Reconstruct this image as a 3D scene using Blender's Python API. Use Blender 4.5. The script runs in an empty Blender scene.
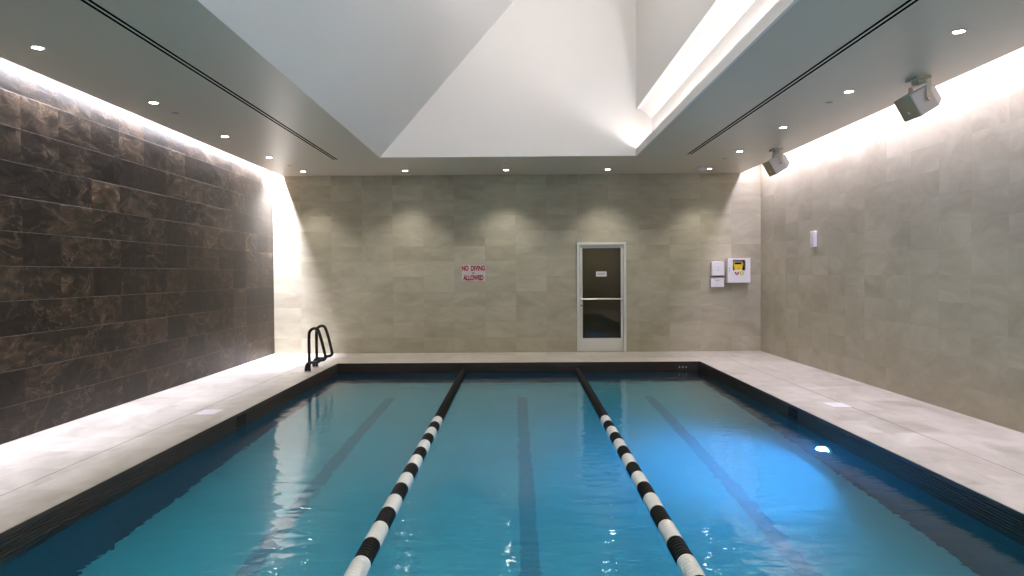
import bpy, bmesh, math, random
from mathutils import Vector, Matrix
random.seed(7)
sc = bpy.context.scene
col = sc.collection
PI = math.pi

# ------------------------------------------------------------ node helpers
def new_mat(name):
    m = bpy.data.materials.new(name); m.use_nodes = True
    nt = m.node_tree; nt.nodes.clear()
    return m, nt
def N(nt, typ, **kw):
    n = nt.nodes.new(typ)
    for k, v in kw.items():
        if k in ('operation', 'blend_type', 'data_type', 'noise_dimensions', 'feature', 'distribution', 'bands_direction', 'interpolation_type'):
            setattr(n, k, v)
        else:
            n.inputs[k].default_value = v
    return n
def link(nt, a, b): nt.links.new(a, b)
def math_n(nt, op, a, b=None, c=None):
    n = nt.nodes.new('ShaderNodeMath'); n.operation = op
    for i, v in enumerate((a, b, c)):
        if v is None: continue
        if isinstance(v, (int, float)): n.inputs[i].default_value = v
        else: link(nt, v, n.inputs[i])
    return n.outputs[0]
def simple(name, rgb, rough=0.5, metal=0.0, noise=0.0, nscale=8, emit=None, estr=0, bump=0.0, coat=0.0, spec=None):
    m, nt = new_mat(name)
    o = nt.nodes.new('ShaderNodeOutputMaterial'); p = nt.nodes.new('ShaderNodeBsdfPrincipled')
    p.inputs['Base Color'].default_value = (*rgb, 1); p.inputs['Roughness'].default_value = rough
    p.inputs['Metallic'].default_value = metal; p.inputs['Coat Weight'].default_value = coat
    if spec is not None: p.inputs['Specular IOR Level'].default_value = spec
    if noise or bump:
        tc = nt.nodes.new('ShaderNodeTexCoord')
        nz = N(nt, 'ShaderNodeTexNoise', Scale=nscale, Detail=4.0)
        link(nt, tc.outputs['Object'], nz.inputs['Vector'])
        if noise:
            mr = nt.nodes.new('ShaderNodeMapRange'); mr.inputs['To Min'].default_value = 1 - noise; mr.inputs['To Max'].default_value = 1 + noise
            link(nt, nz.outputs['Fac'], mr.inputs['Value'])
            mx = nt.nodes.new('ShaderNodeVectorMath'); mx.operation = 'SCALE'
            mx.inputs[0].default_value = rgb; link(nt, mr.outputs[0], mx.inputs['Scale'])
            link(nt, mx.outputs[0], p.inputs['Base Color'])
        if bump:
            b = nt.nodes.new('ShaderNodeBump'); b.inputs['Strength'].default_value = bump; b.inputs['Distance'].default_value = .01
            link(nt, nz.outputs['Fac'], b.inputs['Height']); link(nt, b.outputs[0], p.inputs['Normal'])
    if emit:
        p.inputs['Emission Color'].default_value = (*emit, 1); p.inputs['Emission Strength'].default_value = estr
    link(nt, p.outputs[0], o.inputs[0])
    return m

def tile_mat(name, ua, va, tu, tv, u0, v0, ramp, rough, vary, grout, gw=.003, detail_scale=1.6, stretch=(1, 1), bump=.2,
             veins=None, gfac=.6, relief=0.0, spec=.5, stagger=0.0, ug=1.0):
    """stone tiles: ua/va = world axes used as u and v; every tile gets its own tone and its own cut of the stone"""
    m, nt = new_mat(name)
    o = nt.nodes.new('ShaderNodeOutputMaterial'); p = nt.nodes.new('ShaderNodeBsdfPrincipled')
    g = nt.nodes.new('ShaderNodeNewGeometry'); s = nt.nodes.new('ShaderNodeSeparateXYZ'); link(nt, g.outputs['Position'], s.inputs[0])
    U = math_n(nt, 'SUBTRACT', s.outputs[ua], u0); V = math_n(nt, 'SUBTRACT', s.outputs[va], v0)
    vv = math_n(nt, 'DIVIDE', V, tv); vi = math_n(nt, 'FLOOR', vv); vf = math_n(nt, 'FRACT', vv)
    uu = math_n(nt, 'DIVIDE', U, tu)
    if stagger: uu = math_n(nt, 'ADD', uu, math_n(nt, 'MULTIPLY', vi, stagger))
    ui = math_n(nt, 'FLOOR', uu); uf = math_n(nt, 'FRACT', uu)
    cx = nt.nodes.new('ShaderNodeCombineXYZ'); link(nt, ui, cx.inputs[0]); link(nt, vi, cx.inputs[1])
    wn = nt.nodes.new('ShaderNodeTexWhiteNoise'); wn.noise_dimensions = '3D'; link(nt, cx.outputs[0], wn.inputs['Vector'])
    # stone coordinate, shifted for each tile
    c2 = nt.nodes.new('ShaderNodeCombineXYZ')
    link(nt, math_n(nt, 'MULTIPLY', U, stretch[0]), c2.inputs[0]); link(nt, math_n(nt, 'MULTIPLY', V, stretch[1]), c2.inputs[1])
    off = nt.nodes.new('ShaderNodeVectorMath'); off.operation = 'MULTIPLY_ADD'
    link(nt, wn.outputs['Color'], off.inputs[0]); off.inputs[1].default_value = (13, 17, 11); link(nt, c2.outputs[0], off.inputs[2])
    nz = N(nt, 'ShaderNodeTexNoise', Scale=detail_scale, Detail=8.0, Roughness=.62, Distortion=.9)
    link(nt, off.outputs[0], nz.inputs['Vector'])
    # value = noise + tile variation
    t = math_n(nt, 'MULTIPLY_ADD', math_n(nt, 'SUBTRACT', wn.outputs['Value'], .5), vary, nz.outputs['Fac'])
    cr = nt.nodes.new('ShaderNodeValToRGB'); el = cr.color_ramp.elements
    el[0].position = ramp[0][0]; el[0].color = (*ramp[0][1], 1); el[1].position = ramp[-1][0]; el[1].color = (*ramp[-1][1], 1)
    for pos, c in ramp[1:-1]:
        e = el.new(pos); e.color = (*c, 1)
    link(nt, t, cr.inputs[0]); colr = cr.outputs[0]
    height = nz.outputs['Fac']
    if veins:
        vz = N(nt, 'ShaderNodeTexNoise', Scale=veins[0], Detail=5.0, Roughness=.55, Distortion=1.6)
        link(nt, off.outputs[0], vz.inputs['Vector'])
        a = math_n(nt, 'ABSOLUTE', math_n(nt, 'SUBTRACT', vz.outputs['Fac'], .5))
        mr = nt.nodes.new('ShaderNodeMapRange'); mr.inputs['From Min'].default_value = 0; mr.inputs['From Max'].default_value = veins[1]
        mr.inputs['To Min'].default_value = veins[2]; mr.inputs['To Max'].default_value = 0; link(nt, a, mr.inputs['Value'])
        mk = math_n(nt, 'MULTIPLY', mr.outputs[0], math_n(nt, 'GREATER_THAN', wn.outputs['Value'], .25))
        mk = math_n(nt, 'MULTIPLY', mk, nz.outputs['Fac'])
        mx = nt.nodes.new('ShaderNodeMix'); mx.data_type = 'RGBA'
        link(nt, mk, mx.inputs[0]); link(nt, colr, mx.inputs[6]); mx.inputs[7].default_value = (*veins[3], 1); colr = mx.outputs[2]
    # grout
    def edge(f, size):
        d = math_n(nt, 'MINIMUM', f, math_n(nt, 'SUBTRACT', 1.0, f))
        return math_n(nt, 'MULTIPLY', d, size)
    d = math_n(nt, 'MINIMUM', math_n(nt, 'ADD', edge(uf, tu), 1.0-ug), edge(vf, tv))
    gm = math_n(nt, 'MULTIPLY', math_n(nt, 'LESS_THAN', d, gw), gfac)
    mx = nt.nodes.new('ShaderNodeMix'); mx.data_type = 'RGBA'
    link(nt, gm, mx.inputs[0]); link(nt, colr, mx.inputs[6]); mx.inputs[7].default_value = (*grout, 1)
    link(nt, mx.outputs[2], p.inputs['Base Color'])
    p.inputs['Roughness'].default_value = rough; p.inputs['Specular IOR Level'].default_value = spec
    rr = nt.nodes.new('ShaderNodeMapRange'); rr.inputs['To Min'].default_value = rough * .75; rr.inputs['To Max'].default_value = min(1, rough * 1.3)
    link(nt, nz.outputs['Fac'], rr.inputs['Value']); link(nt, rr.outputs[0], p.inputs['Roughness'])
    h = math_n(nt, 'MULTIPLY_ADD', wn.outputs['Value'], relief, math_n(nt, 'MULTIPLY', nz.outputs['Fac'], 1.0))
    h = math_n(nt, 'SUBTRACT', h, gm)
    b = nt.nodes.new('ShaderNodeBump'); b.inputs['Strength'].default_value = bump; b.inputs['Distance'].default_value = .01
    link(nt, h, b.inputs['Height']); link(nt, b.outputs[0], p.inputs['Normal'])
    link(nt, p.outputs[0], o.inputs[0])
    return m

# ------------------------------------------------------------ materials
BEIGE = [(.22, (.30, .268, .19)), (.5, (.38, .350, .262)), (.78, (.47, .438, .345))]
M = {}
M['wall_back'] = tile_mat('beige_stone_back', 0, 2, .615, .305, .02, 0, BEIGE, .42, .17, (.29, .265, .21), gw=.0022, detail_scale=1.3, stretch=(1, 2.2), bump=.10, gfac=.2)
M['wall_side'] = tile_mat('beige_stone_side', 1, 2, .615, .305, .1, 0, BEIGE, .42, .16, (.29, .265, .21), gw=.0022, detail_scale=1.3, stretch=(1, 2.2), bump=.10, gfac=.2)
M['stone'] = tile_mat('dark_brown_stone', 1, 2, .61, .335, .03, 0,
    [(.26, (.004, .0028, .002)), (.5, (.018, .012, .0072)), (.66, (.056, .037, .022)), (.80, (.17, .112, .066))],
    .42, .22, (.20, .17, .14), gw=.0022, detail_scale=3.4, stretch=(.9, 1.8), bump=.7, veins=(.8, .012, .7, (.14, .10, .07)), gfac=.35, relief=.8, spec=.3, ug=0.0)  # pale row joints: highlights along the courses put into the grout colour
M['deck'] = tile_mat('pale_travertine_deck', 0, 1, .6, .6, .0, .1, [(.25, (.30, .275, .235)), (.5, (.43, .40, .355)), (.78, (.55, .52, .475))],
    .38, .16, (.30, .27, .23), gw=.002, detail_scale=1.7, stretch=(1.6, 1), bump=.08, gfac=.35)
M['paint'] = simple('ceiling_paint', (.56, .51, .42), .34, noise=.02, nscale=1.5, spec=.35)
M['shaft'] = simple('skylight_plaster', (.80, .775, .74), .75, noise=.01, nscale=1.5)
M['black_slot'] = simple('slot_black', (.002, .002, .002), 1.0, spec=0)
M['alu'] = simple('painted_aluminium', (.60, .61, .57), .4, noise=.03, nscale=5)
M['steel'] = simple('brushed_steel', (.72, .70, .66), .28, metal=1.0, noise=.05, nscale=30)
M['black_rail'] = simple('black_rail_coating', (.006, .006, .006), .35, noise=.1, nscale=20)
M['cover_steel'] = simple('rail_cover_metal', (.45, .42, .36), .35, metal=.9, noise=.05, nscale=30)
M['white_plastic'] = simple('white_plastic', (.66, .64, .67), .4, noise=.015, nscale=12)
M['cream_plastic'] = simple('cream_bracket', (.60, .58, .50), .45, noise=.03, nscale=12)
M['grille'] = simple('speaker_grille', (.38, .28, .16), .7, noise=.15, nscale=160, bump=.4)
M['dark_text'] = simple('dark_print', (.03, .03, .035), .6)
M['grey_text'] = simple('grey_print', (.30, .30, .32), .6)
M['red_print'] = simple('red_print', (.30, .006, .025), .5)
M['orange_print'] = simple('orange_print', (.65, .25, .20), .6)
M['green_print'] = simple('yellow_green_print', (.38, .46, .10), .6)
M['yellow'] = simple('yellow_plastic', (.80, .56, .03), .4, noise=.05, nscale=30)
M['case_dark'] = simple('case_interior', (.035, .016, .010), .7)
M['rope_black'] = simple('black_float', (.004, .004, .004), .6, noise=.2, nscale=40, spec=.15)
M['rope_white'] = simple('white_float', (.88, .90, .86), .45, noise=.04, nscale=40)
M['cable'] = simple('steel_cable', (.5, .5, .5), .4, metal=1)
M['gutter'] = simple('dark_bronze_gutter', (.055, .040, .030), .5, noise=.25, nscale=6, bump=.1, spec=.35)
M['gutter_hole'] = simple('skimmer_mouth', (.002, .002, .002), .8)
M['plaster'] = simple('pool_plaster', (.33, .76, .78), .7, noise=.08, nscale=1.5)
M['pool_side'] = simple('pool_side_shaded', (.020, .065, .085), .6, noise=.15, nscale=1.5)  # shade on the side walls below the rim put into this dark colour
M['lane_tile'] = simple('lane_line_tile', (.25, .47, .53), .5, noise=.1, nscale=9)
M['vestibule'] = simple('vestibule_wall', (.20, .195, .17), .8, noise=.05, nscale=2)
M['led'] = simple('led_strip', (1, 1, 1), .5, emit=(1.0, .95, .99), estr=30)
M['fill_pane'] = simple('opal_fill_pane', (.9, .9, .9), .5, emit=(1.0, .94, .95), estr=6.4)  # glow of the panes added in the upper shaft
M['lamp_face'] = simple('downlight_lens', (1, 1, 1), .4, emit=(1.0, .93, .80), estr=45)
M['pool_lens'] = simple('pool_light_lens', (.8, .9, 1), .3, emit=(.30, .62, 1.0), estr=30)
M['fill_lens_teal'] = simple('fill_light_lens_cool', (.8, .9, 1), .3, emit=(.45, .95, 1.0), estr=20)  # lens of the added near-wall fill lights

# tinted door glass: see-through with a mirror skin
m, nt = new_mat('tinted_glass')
o = nt.nodes.new('ShaderNodeOutputMaterial'); fr = N(nt, 'ShaderNodeFresnel', IOR=1.5)
tr = nt.nodes.new('ShaderNodeBsdfTransparent'); tr.inputs[0].default_value = (.62, .60, .52, 1)
gl = nt.nodes.new('ShaderNodeBsdfGlossy'); gl.inputs['Roughness'].default_value = .03
mx = nt.nodes.new('ShaderNodeMixShader'); link(nt, fr.outputs[0], mx.inputs[0]); link(nt, tr.outputs[0], mx.inputs[1]); link(nt, gl.outputs[0], mx.inputs[2])
link(nt, mx.outputs[0], o.inputs[0]); M['glass'] = m

# water: refracting surface with ripples, absorbing body
m, nt = new_mat('pool_water')
o = nt.nodes.new('ShaderNodeOutputMaterial')
gb = nt.nodes.new('ShaderNodeBsdfGlass'); gb.inputs['IOR'].default_value = 1.333; gb.inputs['Roughness'].default_value = 0.0
g = nt.nodes.new('ShaderNodeNewGeometry')
mp = nt.nodes.new('ShaderNodeMapping'); mp.inputs['Scale'].default_value = (.55, 1.0, 1.0); link(nt, g.outputs['Position'], mp.inputs['Vector'])
n1 = N(nt, 'ShaderNodeTexNoise', Scale=1.1, Detail=2.0, Roughness=.5, Distortion=.3); link(nt, mp.outputs[0], n1.inputs['Vector'])
n2 = N(nt, 'ShaderNodeTexNoise', Scale=7.0, Detail=2.0, Roughness=.5, Distortion=.6); link(nt, mp.outputs[0], n2.inputs['Vector'])
mp2 = nt.nodes.new('ShaderNodeMapping'); mp2.inputs['Scale'].default_value = (.4, 1.7, 1.0); link(nt, g.outputs['Position'], mp2.inputs['Vector'])
n3 = N(nt, 'ShaderNodeTexNoise', Scale=3.2, Detail=2.0, Roughness=.5, Distortion=.4); link(nt, mp2.outputs[0], n3.inputs['Vector'])
hh = math_n(nt, 'MULTIPLY_ADD', n1.outputs['Fac'], 1.0, math_n(nt, 'MULTIPLY', n2.outputs['Fac'], .36))
hh = math_n(nt, 'MULTIPLY_ADD', n3.outputs['Fac'], .35, hh)
bp = nt.nodes.new('ShaderNodeBump'); bp.inputs['Strength'].default_value = 1.0; bp.inputs['Distance'].default_value = .016
link(nt, hh, bp.inputs['Height']); link(nt, bp.outputs[0], gb.inputs['Normal'])
link(nt, gb.outputs[0], o.inputs['Surface'])
va = nt.nodes.new('ShaderNodeVolumeAbsorption'); va.inputs['Color'].default_value = (.0, .76, .88, 1); va.inputs['Density'].default_value = .55
vs = nt.nodes.new('ShaderNodeVolumeScatter'); vs.inputs['Color'].default_value = (.45, .8, 1, 1); vs.inputs['Density'].default_value = .05; vs.inputs['Anisotropy'].default_value = .3
ad = nt.nodes.new('ShaderNodeAddShader'); link(nt, va.outputs[0], ad.inputs[0]); link(nt, vs.outputs[0], ad.inputs[1])
link(nt, ad.outputs[0], o.inputs['Volume'])
M['water'] = m

# ------------------------------------------------------------ mesh helpers
def BM(): return bmesh.new()
def add_box(bm, x0, x1, y0, y1, z0, z1, mat4=None):
    vs = [bm.verts.new(v) for v in ((x0,y0,z0),(x1,y0,z0),(x1,y1,z0),(x0,y1,z0),(x0,y0,z1),(x1,y0,z1),(x1,y1,z1),(x0,y1,z1))]
    if mat4:
        for v in vs: v.co = mat4 @ v.co
    for f in ((0,3,2,1),(4,5,6,7),(0,1,5,4),(1,2,6,5),(2,3,7,6),(3,0,4,7)): bm.faces.new([vs[i] for i in f])
    return vs
def add_prism(bm, pts, axis, a0, a1):
    """extrude 2-D polygon along axis: axis 'y' takes (x,z), 'x' takes (y,z), 'z' takes (x,y)"""
    def P(p, a):
        return {'y': (p[0], a, p[1]), 'x': (a, p[0], p[1]), 'z': (p[0], p[1], a)}[axis]
    A = [bm.verts.new(P(p, a0)) for p in pts]; B = [bm.verts.new(P(p, a1)) for p in pts]
    n = len(pts)
    bm.faces.new(A); bm.faces.new(B[::-1])
    for i in range(n): bm.faces.new((A[i], B[i], B[(i+1) % n], A[(i+1) % n]))
def add_lathe(bm, prof, seg=32, mat4=None):
    """prof: (r, z) pairs round the z axis; r=0 closes"""
    rings = []
    for r, z in prof:
        if r < 1e-6: rings.append([bm.verts.new((0, 0, z))])
        else: rings.append([bm.verts.new((r*math.cos(2*PI*i/seg), r*math.sin(2*PI*i/seg), z)) for i in range(seg)])
    for a, b in zip(rings, rings[1:]):
        for i in range(seg):
            j = (i+1) % seg
            if len(a) == 1 and len(b) == 1: break
            if len(a) == 1: bm.faces.new((a[0], b[i], b[j]))
            elif len(b) == 1: bm.faces.new((a[i], a[j], b[0]))
            else: bm.faces.new((a[i], a[j], b[j], b[i]))
    if mat4:
        for rg in rings:
            for v in rg: v.co = mat4 @ v.co
def add_tube(bm, pts, r, seg=14):
    pts = [Vector(p) for p in pts]; rings = []
    up = None
    for i, p in enumerate(pts):
        t = (pts[min(i+1, len(pts)-1)] - pts[max(i-1, 0)]).normalized()
        if up is None: up = t.orthogonal().normalized()
        u = (up - t*up.dot(t)).normalized(); up = u; v = t.cross(u)
        rings.append([bm.verts.new(p + r*(math.cos(2*PI*k/seg)*u + math.sin(2*PI*k/seg)*v)) for k in range(seg)])
    for a, b in zip(rings, rings[1:]):
        for k in range(seg): bm.faces.new((a[k], a[(k+1) % seg], b[(k+1) % seg], b[k]))
    bm.faces.new(rings[0][::-1]); bm.faces.new(rings[-1])
def smooth_path(pts, n=10, closed=False):
    """Catmull-Rom through the points"""
    P = [Vector(p) for p in pts]; P = [P[0]*2-P[1]] + P + [P[-1]*2-P[-2]]; out = []
    for i in range(1, len(P)-2):
        for k in range(n):
            t = k/n; a, b, c, d = P[i-1:i+3]
            out.append(.5*((2*b) + (c-a)*t + (2*a-5*b+4*c-d)*t*t + (3*b-a-3*c+d)*t**3))
    out.append(P[-2]); return out
def obj(name, bm, mat, parent=None, smooth=False, bevel=0, label=None):
    bmesh.ops.recalc_face_normals(bm, faces=bm.faces)
    me = bpy.data.meshes.new(name); bm.to_mesh(me); bm.free()
    o = bpy.data.objects.new(name, me); col.objects.link(o)
    me.materials.append(mat)
    if smooth:
        for p in me.polygons: p.use_smooth = True
        try: me.set_sharp_from_angle(angle=math.radians(40))
        except Exception: pass
    if bevel:
        b = o.modifiers.new('bevel', 'BEVEL'); b.width = bevel; b.segments = 2; b.limit_method = 'ANGLE'
    if parent: o.parent = parent
    if label: o['label'] = label
    return o
def tag(o, label, cat, group=None):
    o['label'] = label; o['category'] = cat
    if group: o['group'] = group
    return o
def thing(name, label, cat, loc=(0, 0, 0), rot=(0, 0, 0), group=None):
    o = bpy.data.objects.new(name, None); col.objects.link(o); o.location = loc; o.rotation_euler = rot
    o.empty_display_size = .1
    return tag(o, label, cat, group)
def struct(name, bm, mat, parent=None, **k):
    o = obj(name, bm, mat, parent, **k)
    if not parent: o['kind'] = 'structure'
    return o
def copy_tree(o, loc):
    c = o.copy(); col.objects.link(c); c.location = loc
    for ch in o.children:
        d = ch.copy(); col.objects.link(d); d.parent = c
        for g2 in ch.children:
            e = g2.copy(); col.objects.link(e); e.parent = d
    return c
def text_mesh(name, body, size, mat, parent, loc, xscale=1.0, ext=.001, bold=0.0):
    """text standing upright, facing -y"""
    cu = bpy.data.curves.new(name, 'FONT'); cu.body = body; cu.size = size; cu.align_x = 'CENTER'; cu.align_y = 'CENTER'
    cu.extrude = ext; cu.offset = bold
    t = bpy.data.objects.new(name, cu); col.objects.link(t)
    dg = bpy.context.evaluated_depsgraph_get()
    me = bpy.data.meshes.new_from_object(t.evaluated_get(dg)); bpy.data.objects.remove(t)
    me.transform(Matrix.Rotation(PI/2, 4, 'X') @ Matrix.Diagonal((xscale, 1, 1, 1)))
    me.materials.clear(); me.materials.append(mat)
    o = bpy.data.objects.new(name, me); col.objects.link(o); o.parent = parent; o.location = loc
    return o

# ------------------------------------------------------------ dimensions (camera above x=0, y=0; deck z=0)
EYE = 1.57; XL, XR, YB, YF = -4.83, 4.91, 15.0, -2.6
CZ = 3.55; CT = 4.15
SL, SR = -4.62, 4.51            # soffit edges beside the two light slots
OX0, OX1, OY0, OY1 = -2.27, 2.05, 1.4, 12.69   # ceiling opening
RX = 2.32                       # recess wall beside the opening
PX0, PX1, PY0, PY1 = -3.17, 3.28, 1.0, 13.3    # pool
WZ = -.165; PD = -1.37
DX0, DX1, DZ1 = 1.24, 2.22, 2.19               # door opening

# ------------------------------------------------------------ room shell
b = BM(); add_box(b, XL-.2, XL, YF-.2, YB+.2, -.2, CT+.1); struct('wall_left', b, M['stone'])
b = BM(); add_box(b, XR, XR+.2, YF-.2, YB+.2, -.2, CT+.1); struct('wall_right', b, M['wall_side'])
b = BM()
add_box(b, XL, DX0, YB, YB+.2, -.2, CT+.1); add_box(b, DX1, XR, YB, YB+.2, -.2, CT+.1); add_box(b, DX0, DX1, YB, YB+.2, DZ1, CT+.1)
struct('wall_back', b, M['wall_back'])
b = BM(); add_box(b, XL, XR, YF-.2, YF, -.2, CT+.1); struct('wall_front', b, M['wall_back'])
# floor: deck round the pool
b = BM()
N_ = .012
for r in ((XL, PX0, YF, YB), (PX1, XR, YF, YB), (PX0, PX1, PY1, YB), (PX0, PX1, YF, PY0)):
    add_box(b, r[0], r[1], r[2], r[3], -.025, 0)
add_box(b, DX0, DX1, YB, YB+1.6, -.025, 0)
floor = struct('floor', b, M['deck'])
M['joint'] = simple('joint_sealant', (.13, .115, .09), .8)
b = BM()
add_box(b, -3.706, -3.700, YF, 14.1, -.001, .0008); add_box(b, 3.90, 3.906, YF, 14.1, -.001, .0008); add_box(b, -3.70, 3.90, 14.094, 14.10, -.001, .0008)
struct('floor_joint', b, M['joint'], floor)
b = BM()
for r in ((XL-.2, PX0-.03, YF-.2, YB+.2), (PX1+.03, XR+.2, YF-.2, YB+.2), (PX0-.03, PX1+.03, PY1+.03, YB+.2), (PX0-.03, PX1+.03, YF-.2, PY0-.03)):
    add_box(b, r[0], r[1], r[2], r[3], -.3, -.026)
M['screed'] = simple('screed', (.2, .19, .17), .9, noise=.1)
struct('screed', b, M['screed'], floor)

# pool basin
b = BM(); T = .25
add_box(b, PX0-T, PX1+T, PY0-T, PY1+T, PD-T, PD)
basin = struct('pool_basin', b, M['plaster'])
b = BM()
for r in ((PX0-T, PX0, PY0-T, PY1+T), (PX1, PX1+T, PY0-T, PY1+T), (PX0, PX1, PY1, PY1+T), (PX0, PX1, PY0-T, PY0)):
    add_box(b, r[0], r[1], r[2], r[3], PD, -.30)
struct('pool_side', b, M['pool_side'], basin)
for x in (-1.98, .10, 2.10):
    b = BM(); add_box(b, x-.075, x+.075, 2.6, 11.85, PD-.002, PD+.003)
    struct('lane_line', b, M['lane_tile'], basin, label='dark tiled lane line on the pool floor')
# ribbed bronze gutter wall round the rim
b = BM()
def ring_box(b, inset, z0, z1, depth=.03):
    i = inset
    add_box(b, PX0-depth, PX0+i, PY0-depth, PY1+depth, z0, z1); add_box(b, PX1-i, PX1+depth, PY0-depth, PY1+depth, z0, z1)
    add_box(b, PX0+i, PX1-i, PY1-i, PY1+depth, z0, z1); add_box(b, PX0+i, PX1-i, PY0-depth, PY0+i, z0, z1)
ring_box(b, -.012, -.30, -.0255)
z = -.045
while z > -.29:
    ring_box(b, .004, z, z+.013, depth=.02); z -= .0215
ring_box(b, .002, -.0302, -.0256, depth=.02)
ring_box(b, .005, -.0256, -.004, depth=-.0005)
struct('gutter_band', b, M['gutter'])

# water body
b = BM(); 
def grid_top():
    add_box(b, PX0-.012, PX1+.012, PY0-.012, PY1+.012, PD-.02, WZ)
grid_top()
w = struct('pool_water', b, M['water']); w['kind'] = 'structure'

# ------------------------------------------------------------ ceiling
b = BM()
add_box(b, SL, OX0, YF, YB, CZ, CT)
add_box(b, RX+.06, SR, YF, YB, CZ, CT)
add_box(b, OX0, RX+.06, OY1+.02, YB, CZ, CT)
add_box(b, OX0, RX+.06, YF, OY0-.02, CZ, CT)
add_box(b, OX1+.03, RX+.06, OY0-.02, OY1+.02, CZ, CZ+.05)          # ledge
ceiling = struct('ceiling', b, M['paint'])
b = BM(); add_box(b, XL-.2, SL+.02, YF-.2, YB+.2, CT+.0, CT+.1); add_box(b, SR-.02, XR+.2, YF-.2, YB+.2, CT+.0, CT+.1)
struct('cove_lid', b, M['shaft'], ceiling)
b = BM(); add_box(b, OX1, OX1+.03, OY0-.01, OY1, CZ+.0, CZ+.12); struct('fascia', b, M['shaft'], ceiling)
# skylight shaft: long slope on the left, upright panel on the right, gable ends
TOPZ = 8.55; k = (2.06 - OX0)/(TOPZ - CZ)
b = BM(); add_prism(b, [(OX0, CZ+.001), (2.10, TOPZ), (2.02, TOPZ+.1), (OX0-.12, CZ+.06)], 'y', OY0-.05, OY1+.05); struct('shaft_slope', b, M['shaft'], ceiling)
b = BM(); add_box(b, 2.06, 2.12, OY0, OY1, 4.33, TOPZ+.05); struct('shaft_panel', b, M['shaft'], ceiling)
b = BM(); add_box(b, OX0-.1, RX+.1, OY1, OY1+.05, CZ+.001, TOPZ+.1); add_box(b, OX0-.1, RX+.1, OY0-.05, OY0, CZ+.001, TOPZ+.1); struct('shaft_gable', b, M['shaft'], ceiling)
b = BM(); add_prism(b, [(2.12, 4.33), (RX, 4.18), (RX, CZ+.05), (RX+.06, CZ+.05), (RX+.06, 4.26), (2.12, 4.42)], 'y', OY0, OY1); struct('shaft_recess', b, M['shaft'], ceiling)
b = BM()
for y in range(4): add_box(b, 2.045, 2.06, 2.2+y*1.95, 4.05+y*1.95, 6.75, 8.3)
struct('fill_panes', b, M['fill_pane'])  # glowing panes added above the view to brighten the shaft
b = BM()
for y in range(5): add_box(b, 2.035, 2.06, 2.1+y*1.95, 2.2+y*1.95, 6.65, 8.4)
add_box(b, 2.035, 2.06, 2.1, 10.0, 6.65, 6.75); add_box(b, 2.035, 2.06, 2.1, 10.0, 8.3, 8.4)
struct('fill_pane_frame', b, M['alu'])['kind'] = 'structure'  # frame round the added glowing panes
b = BM(); add_box(b, 2.165, 2.195, OY0+.05, OY1-.05, CZ+.052, CZ+.085)
tag(obj('light_strip', b, M['led']), 'hidden light strip lying on the ledge behind the skylight fascia', 'light strip')

# light slots beside the walls: battens at the top of the slot
def area(name, loc, rot, sx, sy, power, color, spread=180):
    l = bpy.data.lights.new(name, 'AREA'); l.shape = 'RECTANGLE'; l.size = sx; l.size_y = sy; l.energy = power; l.color = color
    l.spread = math.radians(spread)
    o = bpy.data.objects.new(name, l); col.objects.link(o); o.location = loc; o.rotation_euler = rot
    return o
LY = YB - YF - .2
M['batten'] = simple('batten_housing', (.7, .7, .7), .5)
for (x, name, lab) in ((-4.72, 'slot_batten', 'long light batten up in the slot above the dark stone wall'), (4.64, 'slot_batten', 'long light batten up in the slot above the right beige wall')):
    b = BM(); add_box(b, x-.055, x+.055, YF+.05, YB-.05, 3.90 if x < 0 else 3.86, CT)
    struct(name, b, M['batten'], ceiling)
area('slot_lamp', (-4.72, (YB+YF)/2, 3.895), (0, 0, 0), .09, LY, 330, (.84, .83, 1.0), 95)
area('slot_lamp', (SL-.012, (YB+YF)/2, 3.67), (0, math.radians(62), 0), .03, LY, 230, (.80, .85, 1.0), 150)  # extra wash lamp added to brighten the top of the stone wall
area('slot_lamp', (-4.71, YB-.28, 3.89), (0, 0, 0), .08, .4, 170, (.84, .82, 1.0), 75)  # extra lamp added to brighten the left strip of the back wall
area('slot_lamp', (4.64, (YB+YF)/2, 3.855), (0, 0, 0), .09, LY, 290, (.86, .79, 1.0), 165)

# ------------------------------------------------------------ downlights
def downlight_proto():
    t = thing('recessed_downlight', '', 'light')
    b = BM(); add_lathe(b, [(.043, -.001), (.058, -.004), (.062, -.002), (.062, .002), (.043, .002)], 24)
    obj('trim_ring', b, M['white_plastic'], t, smooth=True)
    b = BM(); add_lathe(b, [(0, -.0012), (.043, -.0012), (.043, .001), (0, .001)], 24)
    obj('lamp_lens', b, M['lamp_face'], t)
    return t
spots = []
left_y = [12.6, 10.68, 8.58, 6.5, 4.4, 2.3, .2]; right_y = [12.3, 10.31, 8.29, 6.25, 4.2, 2.15, .1]
ordn = ['farthest', 'second farthest', 'third farthest', 'fourth farthest']
for i, y in enumerate(left_y):
    if y > 5.5: spots.append((-4.11, y, 'round downlight along the dark stone wall, %s from the camera in its row' % ordn[i], 'downlights along the dark wall'))
for i, y in enumerate(right_y):
    if y > 5.5: spots.append((3.68, y, 'round downlight along the right soffit, %s from the camera in its row' % ordn[i], 'downlights along the right soffit'))
for x, w_ in ((-4.03, 'leftmost, above the black grab rails'), (-2.08, 'second from left'), (-.15, 'middle one, right of the no diving sign'), (1.78, 'fourth from left, above the glass door'), (3.71, 'rightmost, beside the smoke detector')):
    spots.append((x, 14.33, 'round downlight before the back wall, ' + w_, 'downlights before the back wall'))
proto = downlight_proto(); first = True
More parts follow.
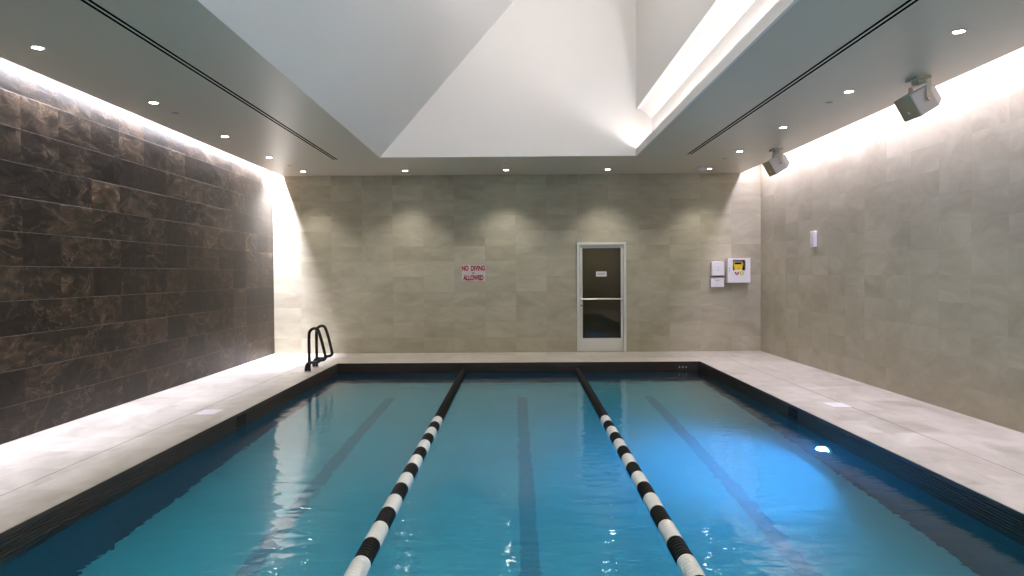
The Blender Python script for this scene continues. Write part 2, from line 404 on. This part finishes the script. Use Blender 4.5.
def spot(x, y, energy, size=100, blend=1.0, color=(1.0, .94, .86)):
    l = bpy.data.lights.new('downlight_beam', 'SPOT'); l.energy = energy; l.spot_size = math.radians(size); l.spot_blend = blend
    l.shadow_soft_size = .04; l.color = color
    o = bpy.data.objects.new('downlight_beam', l); col.objects.link(o); o.location = (x, y, CZ-.03)
for x, y, lab, grp in spots:
    o = proto if first else copy_tree(proto, (x, y, CZ-.002))
    o.location = (x, y, CZ-.002); first = False
    o['label'] = lab; o['group'] = grp
    spot(x, y, 85 if y > 14 else 75)
for x, ys in ((-4.11, left_y), (3.68, right_y)):
    for y in ys:
        if y < 5.5: spot(x, y, 75)
for x in (-4, -2, 0, 2, 4): spot(x, -1.8, 75)

# linear slot diffusers
for x, y1, lab in ((-3.06, 12.9, 'long black twin-slot air diffuser in the left soffit'), (2.92, 12.58, 'long black twin-slot air diffuser in the right soffit')):
    t = thing('slot_diffuser', lab, 'air diffuser', (x, 0, CZ))
    b = BM()
    for dx in (-.062, -.011, .040): add_box(b, dx, dx+.022, YF+.4, y1, -.0020, .001)
    obj('diffuser_frame', b, M['paint'], t)
    for dx in (-.041, .010):
        b = BM(); add_box(b, dx, dx+.031, YF+.4, y1-.01, -.0018, .001); obj('air_slot', b, M['black_slot'], t)

# sprinkler cover plates and smoke detector
sp = [(-4.11, 9.13, 'small flat sprinkler cover beside the third downlight over the dark wall'), (-4.06, 13.56, 'small flat sprinkler cover in the far left corner of the ceiling'),
      (3.68, 8.81, 'small flat sprinkler cover between the two ceiling speakers on the right soffit'), (3.65, 13.07, 'small flat sprinkler cover in the far right ceiling near the smoke detector'), (-.16, 13.44, 'small flat sprinkler cover at the middle of the back ceiling strip')]
s0 = None
for x, y, lab in sp:
    if s0 is None:
        b = BM(); add_lathe(b, [(0, -.006), (.035, -.006), (.042, -.003), (.042, .001), (.015, .001), (.015, .03), (0, .03)], 24)
        s0 = obj('sprinkler_cover', b, simple('sprinkler_plate', (.34, .33, .29), .5), smooth=True); o = s0
    else:
        o = s0.copy(); col.objects.link(o)
    o.location = (x, y, CZ); tag(o, lab, 'sprinkler', 'sprinkler covers in the ceiling')
t = thing('smoke_detector', 'round white smoke detector hanging below the ceiling at the far right', 'smoke detector', (3.52, 14.05, CZ))
b = BM(); add_lathe(b, [(0, -.012), (.095, -.012), (.11, -.004), (.11, 0), (0, 0)], 28); obj('mounting_base', b, M['cream_plastic'], t, smooth=True)
b = BM(); add_lathe(b, [(0, -.065), (.045, -.065), (.085, -.05), (.105, -.025), (.105, -.012), (0, -.012)], 28); obj('detector_body', b, M['white_plastic'], t, smooth=True)

# ------------------------------------------------------------ ceiling speakers
def speaker(X, Y, s, label):
    t = thing('ceiling_speaker', label, 'speaker', (X, Y, CZ), group='ceiling speakers on the right')
    a = math.radians(30)
    # cabinet: local n = forward (to -x, downwards), w = across (y), u = up
    F = Matrix(((-math.cos(a), 0, -math.sin(a)), (0, 1, 0), (-math.sin(a), 0, math.cos(a)))).to_4x4()
    c = Vector((0.0, 0, -.235))
    R4 = Matrix.Translation(c) @ F
    W = .16; H = .125; D = .145
    b = BM()
    pts = []
    for (d, hh, ww) in ((D, H, W), (-D*.45, H*.95, W*.97), (-D, H*.62, W*.72)):
        pts.append([b.verts.new(R4 @ Vector((d, sy*ww, sz*hh))) for sy, sz in ((-1, -1), (1, -1), (1, 1), (-1, 1))])
    b.faces.new(pts[0]); b.faces.new(pts[-1][::-1])
    for p, q in zip(pts, pts[1:]):
        for i in range(4): b.faces.new((p[i], p[(i+1) % 4], q[(i+1) % 4], q[i]))
    cab = obj('cabinet', b, M['white_plastic'], t, bevel=.008)
    b = BM(); add_box(b, D, D+.008, -W*.95, W*.95, -H*.95, H*.95, R4); g = obj('grille', b, M['grille'], t, bevel=.003)
    b = BM(); add_box(b, D+.008, D+.010, -.02, .02, -H*.5, -H*.3, R4); obj('badge', b, M['cream_plastic'], g)
    b = BM()  # U-shaped yoke over the cabinet
    for s_ in (-1, 1):
        add_box(b, -.025, .025, s_*(W+.010)-.003, s_*(W+.010)+.003, -.03, .175, Matrix.Translation(c))
    add_box(b, -.025, .025, -W-.013, W+.013, .172, .178, Matrix.Translation(c))
    obj('yoke', b, M['cream_plastic'], t, bevel=.001)
    b = BM(); add_box(b, -.09, .06, -.11, .11, -.02, 0); add_box(b, -.05, .04, -.06, .06, -.058, -.02)
    obj('ceiling_plate', b, M['cream_plastic'], t, bevel=.003)
    for s_ in (-1, 1):
        b = BM(); add_lathe(b, [(0, 0), (.017, 0), (.017, .014), (0, .014)], 16, Matrix.Translation(c + Vector((0, s_*(W+.013), -.005))) @ Matrix.Rotation(-s_*PI/2, 4, 'X'))
        obj('pivot_knob', b, M['cover_steel'], t, smooth=True)
    return t
speaker(4.165, 7.75, 1, 'boxy white speaker hung from the right soffit, the nearer and larger of the two')
speaker(4.24, 12.15, 1, 'boxy white speaker hung from the right soffit, the farther and smaller of the two')

# ------------------------------------------------------------ door
dr = struct('door_1', (lambda b: (add_box(b, DX0, DX0+.05, YB-.03, YB+.12, 0, DZ1), add_box(b, DX1-.05, DX1, YB-.03, YB+.12, 0, DZ1), add_box(b, DX0+.05, DX1-.05, YB-.03, YB+.12, DZ1-.05, DZ1), b)[-1])(BM()), M['alu'])
gx0, gx1, gz0, gz1 = 1.35, 2.115, .275, 2.075
lx0, lx1 = DX0+.056, DX1-.056
b = BM(); y0, y1 = YB+.0, YB+.045
add_box(b, lx0, gx0, y0, y1, .012, DZ1-.056); add_box(b, gx1, lx1, y0, y1, .012, DZ1-.056)
add_box(b, gx0, gx1, y0, y1, gz1, DZ1-.056); add_box(b, gx0, gx1, y0, y1, .012, gz0)
leaf = struct('door_leaf', b, M['alu'], dr, bevel=.002)
b = BM(); add_box(b, gx0-.005, gx1+.005, YB+.02, YB+.026, gz0-.005, gz1+.005); struct('glass_pane', b, M['glass'], dr)
b = BM()
for xx in (gx0, gx1-.012): add_box(b, xx, xx+.012, YB+.004, YB+.0199, gz0, gz1)
for zz in (gz0, gz1-.012): add_box(b, gx0+.012, gx1-.012, YB+.004, YB+.0199, zz, zz+.012)
struct('glazing_gasket', b, M['dark_text'], dr)
b = BM(); add_tube(b, [(lx0+.02, YB-.055, 1.06), (lx1-.02, YB-.055, 1.06)], .014)
for xx in (lx0+.03, lx1-.03): add_box(b, xx-.018, xx+.018, YB-.055, YB+.001, 1.04, 1.08)
struct('push_bar', b, M['steel'], dr, smooth=True, label='brushed steel push bar across the door')
b = BM(); add_lathe(b, [(0, 0), (.016, 0), (.016, .008), (0, .008)], 16, Matrix.Translation((lx0+.03, YB, .93)) @ Matrix.Rotation(PI/2, 4, 'X')); struct('lock_cylinder', b, M['dark_text'], dr)
b = BM(); add_box(b, lx1-.045, lx1-.012, YB-.012, YB+.001, .80, .98); struct('strike_plate', b, M['steel'], dr, bevel=.003)
b = BM(); add_box(b, DX0+.0, DX1-.0, YB-.03, YB+.12, 0, .011); struct('threshold', b, M['cover_steel'], dr)
# small notice on the glass (its line of print is too small to read)
t = thing('door_notice', 'small white rectangular notice stuck on the upper door glass', 'sign', (1.73, YB+.018, 1.56))
b = BM(); add_box(b, -.105, .105, -.004, 0, -.05, .05); obj('notice_plate', b, M['white_plastic'], t)
def print_line(parent, x, y, z, widths, h, mat, name='print_line', gap=.006):
    b = BM(); tot = sum(widths)+gap*(len(widths)-1); xx = x-tot/2
    for i, w_ in enumerate(widths):
        add_box(b, xx, xx+w_*.35, y-.0015, y, z-h/2, z+h/2)
        add_box(b, xx+w_*.35, xx+w_, y-.0015, y, z+h/2-h*.25 if i % 2 else z-h/2, z+h/2 if i % 2 else z-h/2+h*.25)
        xx += w_+gap
    return obj(name, b, mat, parent)
print_line(t, 0, -.004, -.002, [.016, .014, .018, .017, .018, .018, .012], .030, M['dark_text'])
# vestibule behind the door
b = BM()
add_box(b, DX0-.4, DX0-.3, YB+.2, YB+1.7, -.025, 2.5); add_box(b, DX1+.3, DX1+.4, YB+.2, YB+1.7, -.025, 2.5)
add_box(b, DX0-.4, DX1+.4, YB+1.6, YB+1.7, -.025, 2.5); add_box(b, DX0-.4, DX1+.4, YB+.2, YB+1.7, 2.4, 2.5)
struct('wall_vestibule', b, M['vestibule'])
area('vestibule_fill', (1.73, YB+.9, 2.38), (0, 0, 0), .5, .5, 6, (1, .93, .8))  # lamp added to brighten what shows through the door glass

# ------------------------------------------------------------ NO DIVING ALLOWED sign
t = thing('wall_sign', 'white sign with red lettering NO DIVING ALLOWED on the beige back wall', 'sign', (-.83, YB, 1.59))
b = BM(); add_box(b, -.235, .235, -.006, 0, -.165, .165); obj('sign_plate', b, simple('sign_white', (.50, .49, .47), .4, noise=.02), t, bevel=.002)
text_mesh('sign_lettering', 'NO  DIVING', .135, M['red_print'], t, (0, -.007, .095), xscale=.62, bold=.007)
text_mesh('sign_lettering', 'ALLOWED', .135, M['red_print'], t, (0, -.007, -.095), xscale=.62, bold=.007)
b = BM(); add_lathe(b, [(.016, 0), (.024, 0), (.024, .001), (.016, .001), (.016, 0)], 20, Matrix.Translation((0, -.006, 0)) @ Matrix.Rotation(PI/2, 4, 'X'))
add_box(b, -.018, .018, -.0072, -.006, -.003, .003, Matrix.Rotation(PI/5, 4, 'Y'))
obj('sign_emblem', b, M['red_print'], t)

# ------------------------------------------------------------ defibrillator cabinet
cx, cz = 4.43, 1.615
t = thing('defibrillator_cabinet', 'white wall cabinet with a window showing a yellow defibrillator', 'cabinet', (cx, YB+.003, cz))
S = .222
b = BM()
add_box(b, -S, S, -.02, 0, -S-.02, S+.02)
for r in ((-S, S, S, S+.02), (-S, S, -S-.02, -S), (-S, -S+.02, -S, S), (S-.02, S, -S, S)): add_box(b, r[0], r[1], -.15, -.02, r[2], r[3])
obj('case', b, M['white_plastic'], t)
wx0, wx1, wz0, wz1 = -.125, .125, .0, .20
b = BM()
for r in ((-S, wx0, -S-.02, S+.02), (wx1, S, -S-.02, S+.02), (wx0, wx1, wz1, S+.02), (wx0, wx1, -S-.02, wz0)): add_box(b, r[0], r[1], -.168, -.15, r[2], r[3])
dd = obj('cabinet_door', b, M['white_plastic'], t)
b = BM(); add_box(b, wx0-.01, wx1+.01, -.04, -.022, wz0-.02, wz1+.02); obj('back_panel', b, M['case_dark'], t)
b = BM(); add_box(b, -.20, -.19, -.172, -.168, -.04, .06); obj('door_latch', b, M['grey_text'], dd)
print_line(dd, -.065, -.168, .212, [.020]*5, .020, M['dark_text'], gap=.003)
print_line(dd, .075, -.168, .212, [.018]*4, .017, M['orange_print'], gap=.003)
def heart(b, cx, cz, s, y0, y1):
    pts = []
    for i in range(28):
        a = 2*PI*i/28
        pts.append((cx + s*16*math.sin(a)**3/17, cz + s*(13*math.cos(a)-5*math.cos(2*a)-2*math.cos(3*a)-math.cos(4*a))/17))
    add_prism(b, pts, 'y', y0, y1)
b = BM(); heart(b, -.045, -.060, .046, -.170, -.168); h_ = obj('heart_symbol', b, M['red_print'], dd)
b = BM(); add_prism(b, [(-.050, -.030), (-.032, -.030), (-.040, -.048), (-.030, -.048), (-.052, -.082), (-.047, -.058), (-.058, -.058)], 'y', -.1715, -.170); obj('bolt_symbol', b, M['white_plastic'], h_)
b = BM(); add_lathe(b, [(0, 0), (.044, 0), (.044, .002), (0, .002)], 24, Matrix.Translation((.050, -.168, -.055)) @ Matrix.Rotation(PI/2, 4, 'X')); g_ = obj('green_badge', b, M['green_print'], dd)
b = BM(); add_prism(b, [(.050, -.035), (.068, -.070), (.032, -.070)], 'y', -.1715, -.170); obj('badge_mark', b, M['white_plastic'], g_)
# the defibrillator inside
t = thing('defibrillator', 'yellow portable defibrillator with top handle inside the white cabinet', 'defibrillator', (cx, YB-.042, cz+.0))
b = BM(); add_prism(b, [(-.075, -.018), (.075, -.018), (.080, .06), (.105, .12), (.095, .165), (.068, .165), (.072, .12), (-.072, .12), (-.068, .165), (-.095, .165), (-.105, .12), (-.080, .06)], 'y', -.08, 0)
db = obj('defibrillator_body', b, M['yellow'], t, bevel=.006)
b = BM(); add_box(b, -.09, .09, -.075, -.01, .155, .178); obj('carry_handle', b, simple('cream_handle', (.80, .68, .38), .5), t, bevel=.006)
b = BM(); add_box(b, -.022, .022, -.083, -.08, .03, .055); obj('button', b, simple('amber_button', (.55, .36, .02), .5), t)

# ------------------------------------------------------------ two small boxes
t = thing('wall_dispenser', 'white curved-top dispenser box on the back wall, the upper of two', 'box', (4.03, YB, 1.655))
b = BM(); pts = [(-.125, -.145), (.125, -.145), (.125, .12)] + [(.125*math.cos(a), .12+.022*math.sin(a)) for a in [PI*i/10 for i in range(1, 10)]] + [(-.125, .12)]
add_prism(b, pts, 'y', -.10, 0); obj('housing', b, M['white_plastic'], t, bevel=.008)
print_line(t, 0, -.10, .03, [.014]*6, .009, M['grey_text'], gap=.004)
b = BM(); add_tube(b, [(0, -.101, .005), (0, -.101, -.03)], .004, 8); add_box(b, -.02, .02, -.102, -.10, -.04, -.034); obj('small_emblem', b, M['grey_text'], t)
t = thing('wall_box', 'small white rectangular wall box under the curved dispenser on the back wall', 'box', (4.025, YB+.003, 1.375))
b = BM(); add_box(b, -.13, .13, -.085, 0, -.09, .09); obj('housing', b, M['white_plastic'], t, bevel=.006)
b = BM(); add_box(b, -.125, .125, -.092, -.084, .0935, .0965); add_box(b, -.10, .10, -.06, -.02, .09, .105); obj('lid_hinge', b, M['cream_plastic'], t)
print_line(t, 0, -.085, .040, [.018]*4, .018, M['dark_text'], gap=.003)
print_line(t, 0, -.085, -.035, [.013]*6, .008, M['grey_text'], gap=.004)

# wall handset / pull station on right wall
t = thing('wall_sensor', 'slim white wall sensor box on the right beige wall', 'sensor', (XR, 12.28, 2.11))
b = BM(); add_box(b, -.06, 0, -.075, .075, -.13, .13); obj('housing', b, M['white_plastic'], t, bevel=.010)
b = BM(); add_box(b, -.066, -.06, -.04, .04, .02, .09); obj('sensor_window', b, M['cream_plastic'], t, bevel=.002)
b = BM(); add_lathe(b, [(0, 0), (.012, 0), (.012, .01), (0, .01)], 12, Matrix.Translation((-.06, 0, -.09)) @ Matrix.Rotation(-PI/2, 4, 'Y')); obj('button', b, M['cover_steel'], t)

# ------------------------------------------------------------ grab rails
def rail_path():
    p = [(-.005, 0, 0), (-.005, 0, .30), (-.005, 0, .58), (.012, 0, .66), (.07, 0, .705), (.13, 0, .69), (.165, 0, .62), (.215, 0, .44), (.252, 0, .27),
         (.256, 0, .225), (.225, 0, .195), (.175, 0, .185), (.13, 0, .160), (.08, 0, .152), (.02, 0, .150), (-.03, 0, .13), (-.055, 0, .07), (-.058, 0, 0)]
    return smooth_path(p, 6)
def grab_rail(X, Y, label, sx=1.0):
    t = thing('grab_rail', label, 'grab rail', (X, Y, 0), group='black pool grab rails')
    pts = [Vector((p.x*sx, p.y, p.z)) for p in rail_path()]
    b = BM(); add_tube(b, pts, .025, 12); obj('rail_tube', b, M['black_rail'], t, smooth=True)
    for xx in (-.005*sx, -.058*sx):
        b = BM(); add_lathe(b, [(.024, .0), (.040, .0), (.038, .010), (.024, .016)], 20, Matrix.Translation((xx, 0, 0))); obj('base_collar', b, M['cover_steel'], t, smooth=True)
grab_rail(-3.345, 12.15, 'bent black grab rail on the left pool edge, the one nearer the camera')
grab_rail(-3.385, 12.76, 'bent black grab rail on the left pool edge, the one nearer the back wall')

# ------------------------------------------------------------ skimmers
for sx, X, Y, LX, lab in ((1, PX0, 8.62, -3.53, 'left'), (-1, PX1, 8.86, 3.79, 'right')):
    t = thing('pool_skimmer', 'pool skimmer in the %s pool edge, white lid on the deck and dark mouth below' % lab, 'skimmer', (X, Y, 0))
    b = BM(); add_box(b, LX-X-.11, LX-X+.11, -.17, .13, -.002, .004); obj('skimmer_lid', b, M['white_plastic'], t, bevel=.001)
    b = BM(); add_box(b, -.02 if sx > 0 else -.008, .008 if sx > 0 else .02, -.14, .14, -.155, -.035); obj('skimmer_mouth', b, M['gutter_hole'], t)
# water inlets in the far rim
t = thing('return_inlet', 'three tiny white inlet dots in the far dark pool rim', 'inlet', (2.97, PY1-.004, -.10))
for i in range(3):
    b = BM(); add_lathe(b, [(0, 0), (.012, 0), (.012, .008), (0, .008)], 12, Matrix.Translation((i*.06-.06, 0, 0)) @ Matrix.Rotation(PI/2, 4, 'X')); obj('inlet_cap', b, M['white_plastic'], t)

# ------------------------------------------------------------ lane ropes
def lane_rope(x_far, x_near_at415, label):
    P0 = Vector((x_far, PY1-.02, WZ+.012)); P1 = Vector((x_near_at415, 4.15, WZ+.012))
    d = (P0-P1).normalized()           # towards far wall
    t = thing('lane_rope', label, 'lane rope', P0, group='floating lane ropes')
    q = (-d).to_track_quat('Z', 'Y').to_matrix().to_4x4()
    L = (P0.y-PY0-.05)/abs(d.y)
    r = .059
    def band(a0, a1, mat, lab):
        b = BM(); prof = [(0, a0)]
        n = max(2, int(round((a1-a0)/.045))); st = (a1-a0)/n
        for i in range(n):
            z0 = a0+i*st
            prof += [(r*.965, z0+.0005), (r, z0+.004), (r, z0+st-.004), (r*.965, z0+st-.0005)]
        prof += [(0, a1)]
        add_lathe(b, prof, 20, q); obj('float_section', b, mat, t, smooth=True, label=lab)
    a_start = (P0.y - 8.80)
    band(.12, a_start, M['rope_black'], 'long all-black far run of floats')
    a = a_start; i = 0; seg = .3125
    while a + seg < L:
        w_ = (i % 2 == 0)
        band(a+.001, a+seg-.001, M['rope_white'] if w_ else M['rope_black'], 'white float section' if w_ else 'black float section')
        a += seg; i += 1
    b = BM(); add_tube(b, [q @ Vector((0, 0, -.01)), q @ Vector((0, 0, L))], .006, 8); obj('cable', b, M['cable'], t)
    b = BM(); add_tube(b, [q @ Vector((0, 0, .0)), q @ Vector((0, 0, .10))], .02, 10); obj('anchor_spring', b, M['black_rail'], t)
lane_rope(-.92, -.925, 'black and white banded floating rope, the left of the two lane ropes')
lane_rope(1.10, 1.005, 'black and white banded floating rope, the right of the two lane ropes')

# ------------------------------------------------------------ underwater lights
def pool_light(X, Y, Z, rotz, lens, color, power, label, radius=.085):
    t = thing('pool_light', label, 'pool light', (X, Y, Z), (0, 0, rotz))     # local +x points into the water
    R = Matrix.Rotation(PI/2, 4, 'Y')
    b = BM(); add_lathe(b, [(radius, .001), (radius+.035, .001), (radius+.03, .018), (radius, .022)], 28, R); obj('bezel', b, M['steel'], t, smooth=True)
    b = BM(); add_lathe(b, [(0, .018), (radius*.6, .014), (radius, .006), (radius, .001), (0, .001)], 28, R); obj('lens', b, lens, t, smooth=True)
    if power:
        l = bpy.data.lights.new('pool_lamp', 'SPOT'); l.energy = power; l.color = color; l.spot_size = math.radians(170); l.spot_blend = .6; l.shadow_soft_size = .05
        o = bpy.data.objects.new('pool_lamp', l); col.objects.link(o); o.parent = t; o.location = (.06, 0, 0)
        o.rotation_euler = (0, -PI/2, 0)
    return t
pool_light(PX1, 7.88, -.72, PI, M['pool_lens'], (.12, .40, 1.0), 300, 'glowing blue underwater light in the right pool wall')
for x in (-2.0, .1, 2.1):  # unseen lights added to brighten the pool from the near end
    pool_light(x, PY0, -.72, PI/2, M['fill_lens_teal'], {-2.0: (.18, .95, .88), .1: (.22, .88, 1.0), 2.1: (.25, .80, 1.0)}[x], 112, 'added unseen fill light in the near pool wall below the camera')['group'] = 'added fill lights in the near wall'

# ------------------------------------------------------------ camera, world, render look
cam = bpy.data.cameras.new('camera'); cam.sensor_width = 36; cam.lens = 750/1024*36; cam.clip_start = .05
co = bpy.data.objects.new('camera', cam); col.objects.link(co); sc.camera = co
co.location = (0, 0, EYE)
from mathutils import Euler
co.rotation_euler = (Euler((PI/2 - math.atan(14/750), 0, math.atan(3/750))).to_matrix() @ Matrix.Rotation(-.0062, 3, 'Z')).to_euler()
wd = bpy.data.worlds.new('world'); sc.world = wd; wd.use_nodes = True
wd.node_tree.nodes['Background'].inputs[0].default_value = (.02, .02, .025, 1)
sc.view_settings.view_transform = 'Standard'; sc.view_settings.look = 'None'; sc.view_settings.gamma = 1; sc.view_settings.use_curve_mapping = False
sc.view_settings.exposure = 0.5
cy = sc.cycles
cy.max_bounces = 10; cy.diffuse_bounces = 5; cy.glossy_bounces = 5; cy.transmission_bounces = 8; cy.volume_bounces = 1; cy.transparent_max_bounces = 8
cy.caustics_reflective = False; cy.caustics_refractive = True; cy.blur_glossy = 1.0
cy.sample_clamp_indirect = 4.0; cy.use_denoising = True; cy.use_light_tree = True
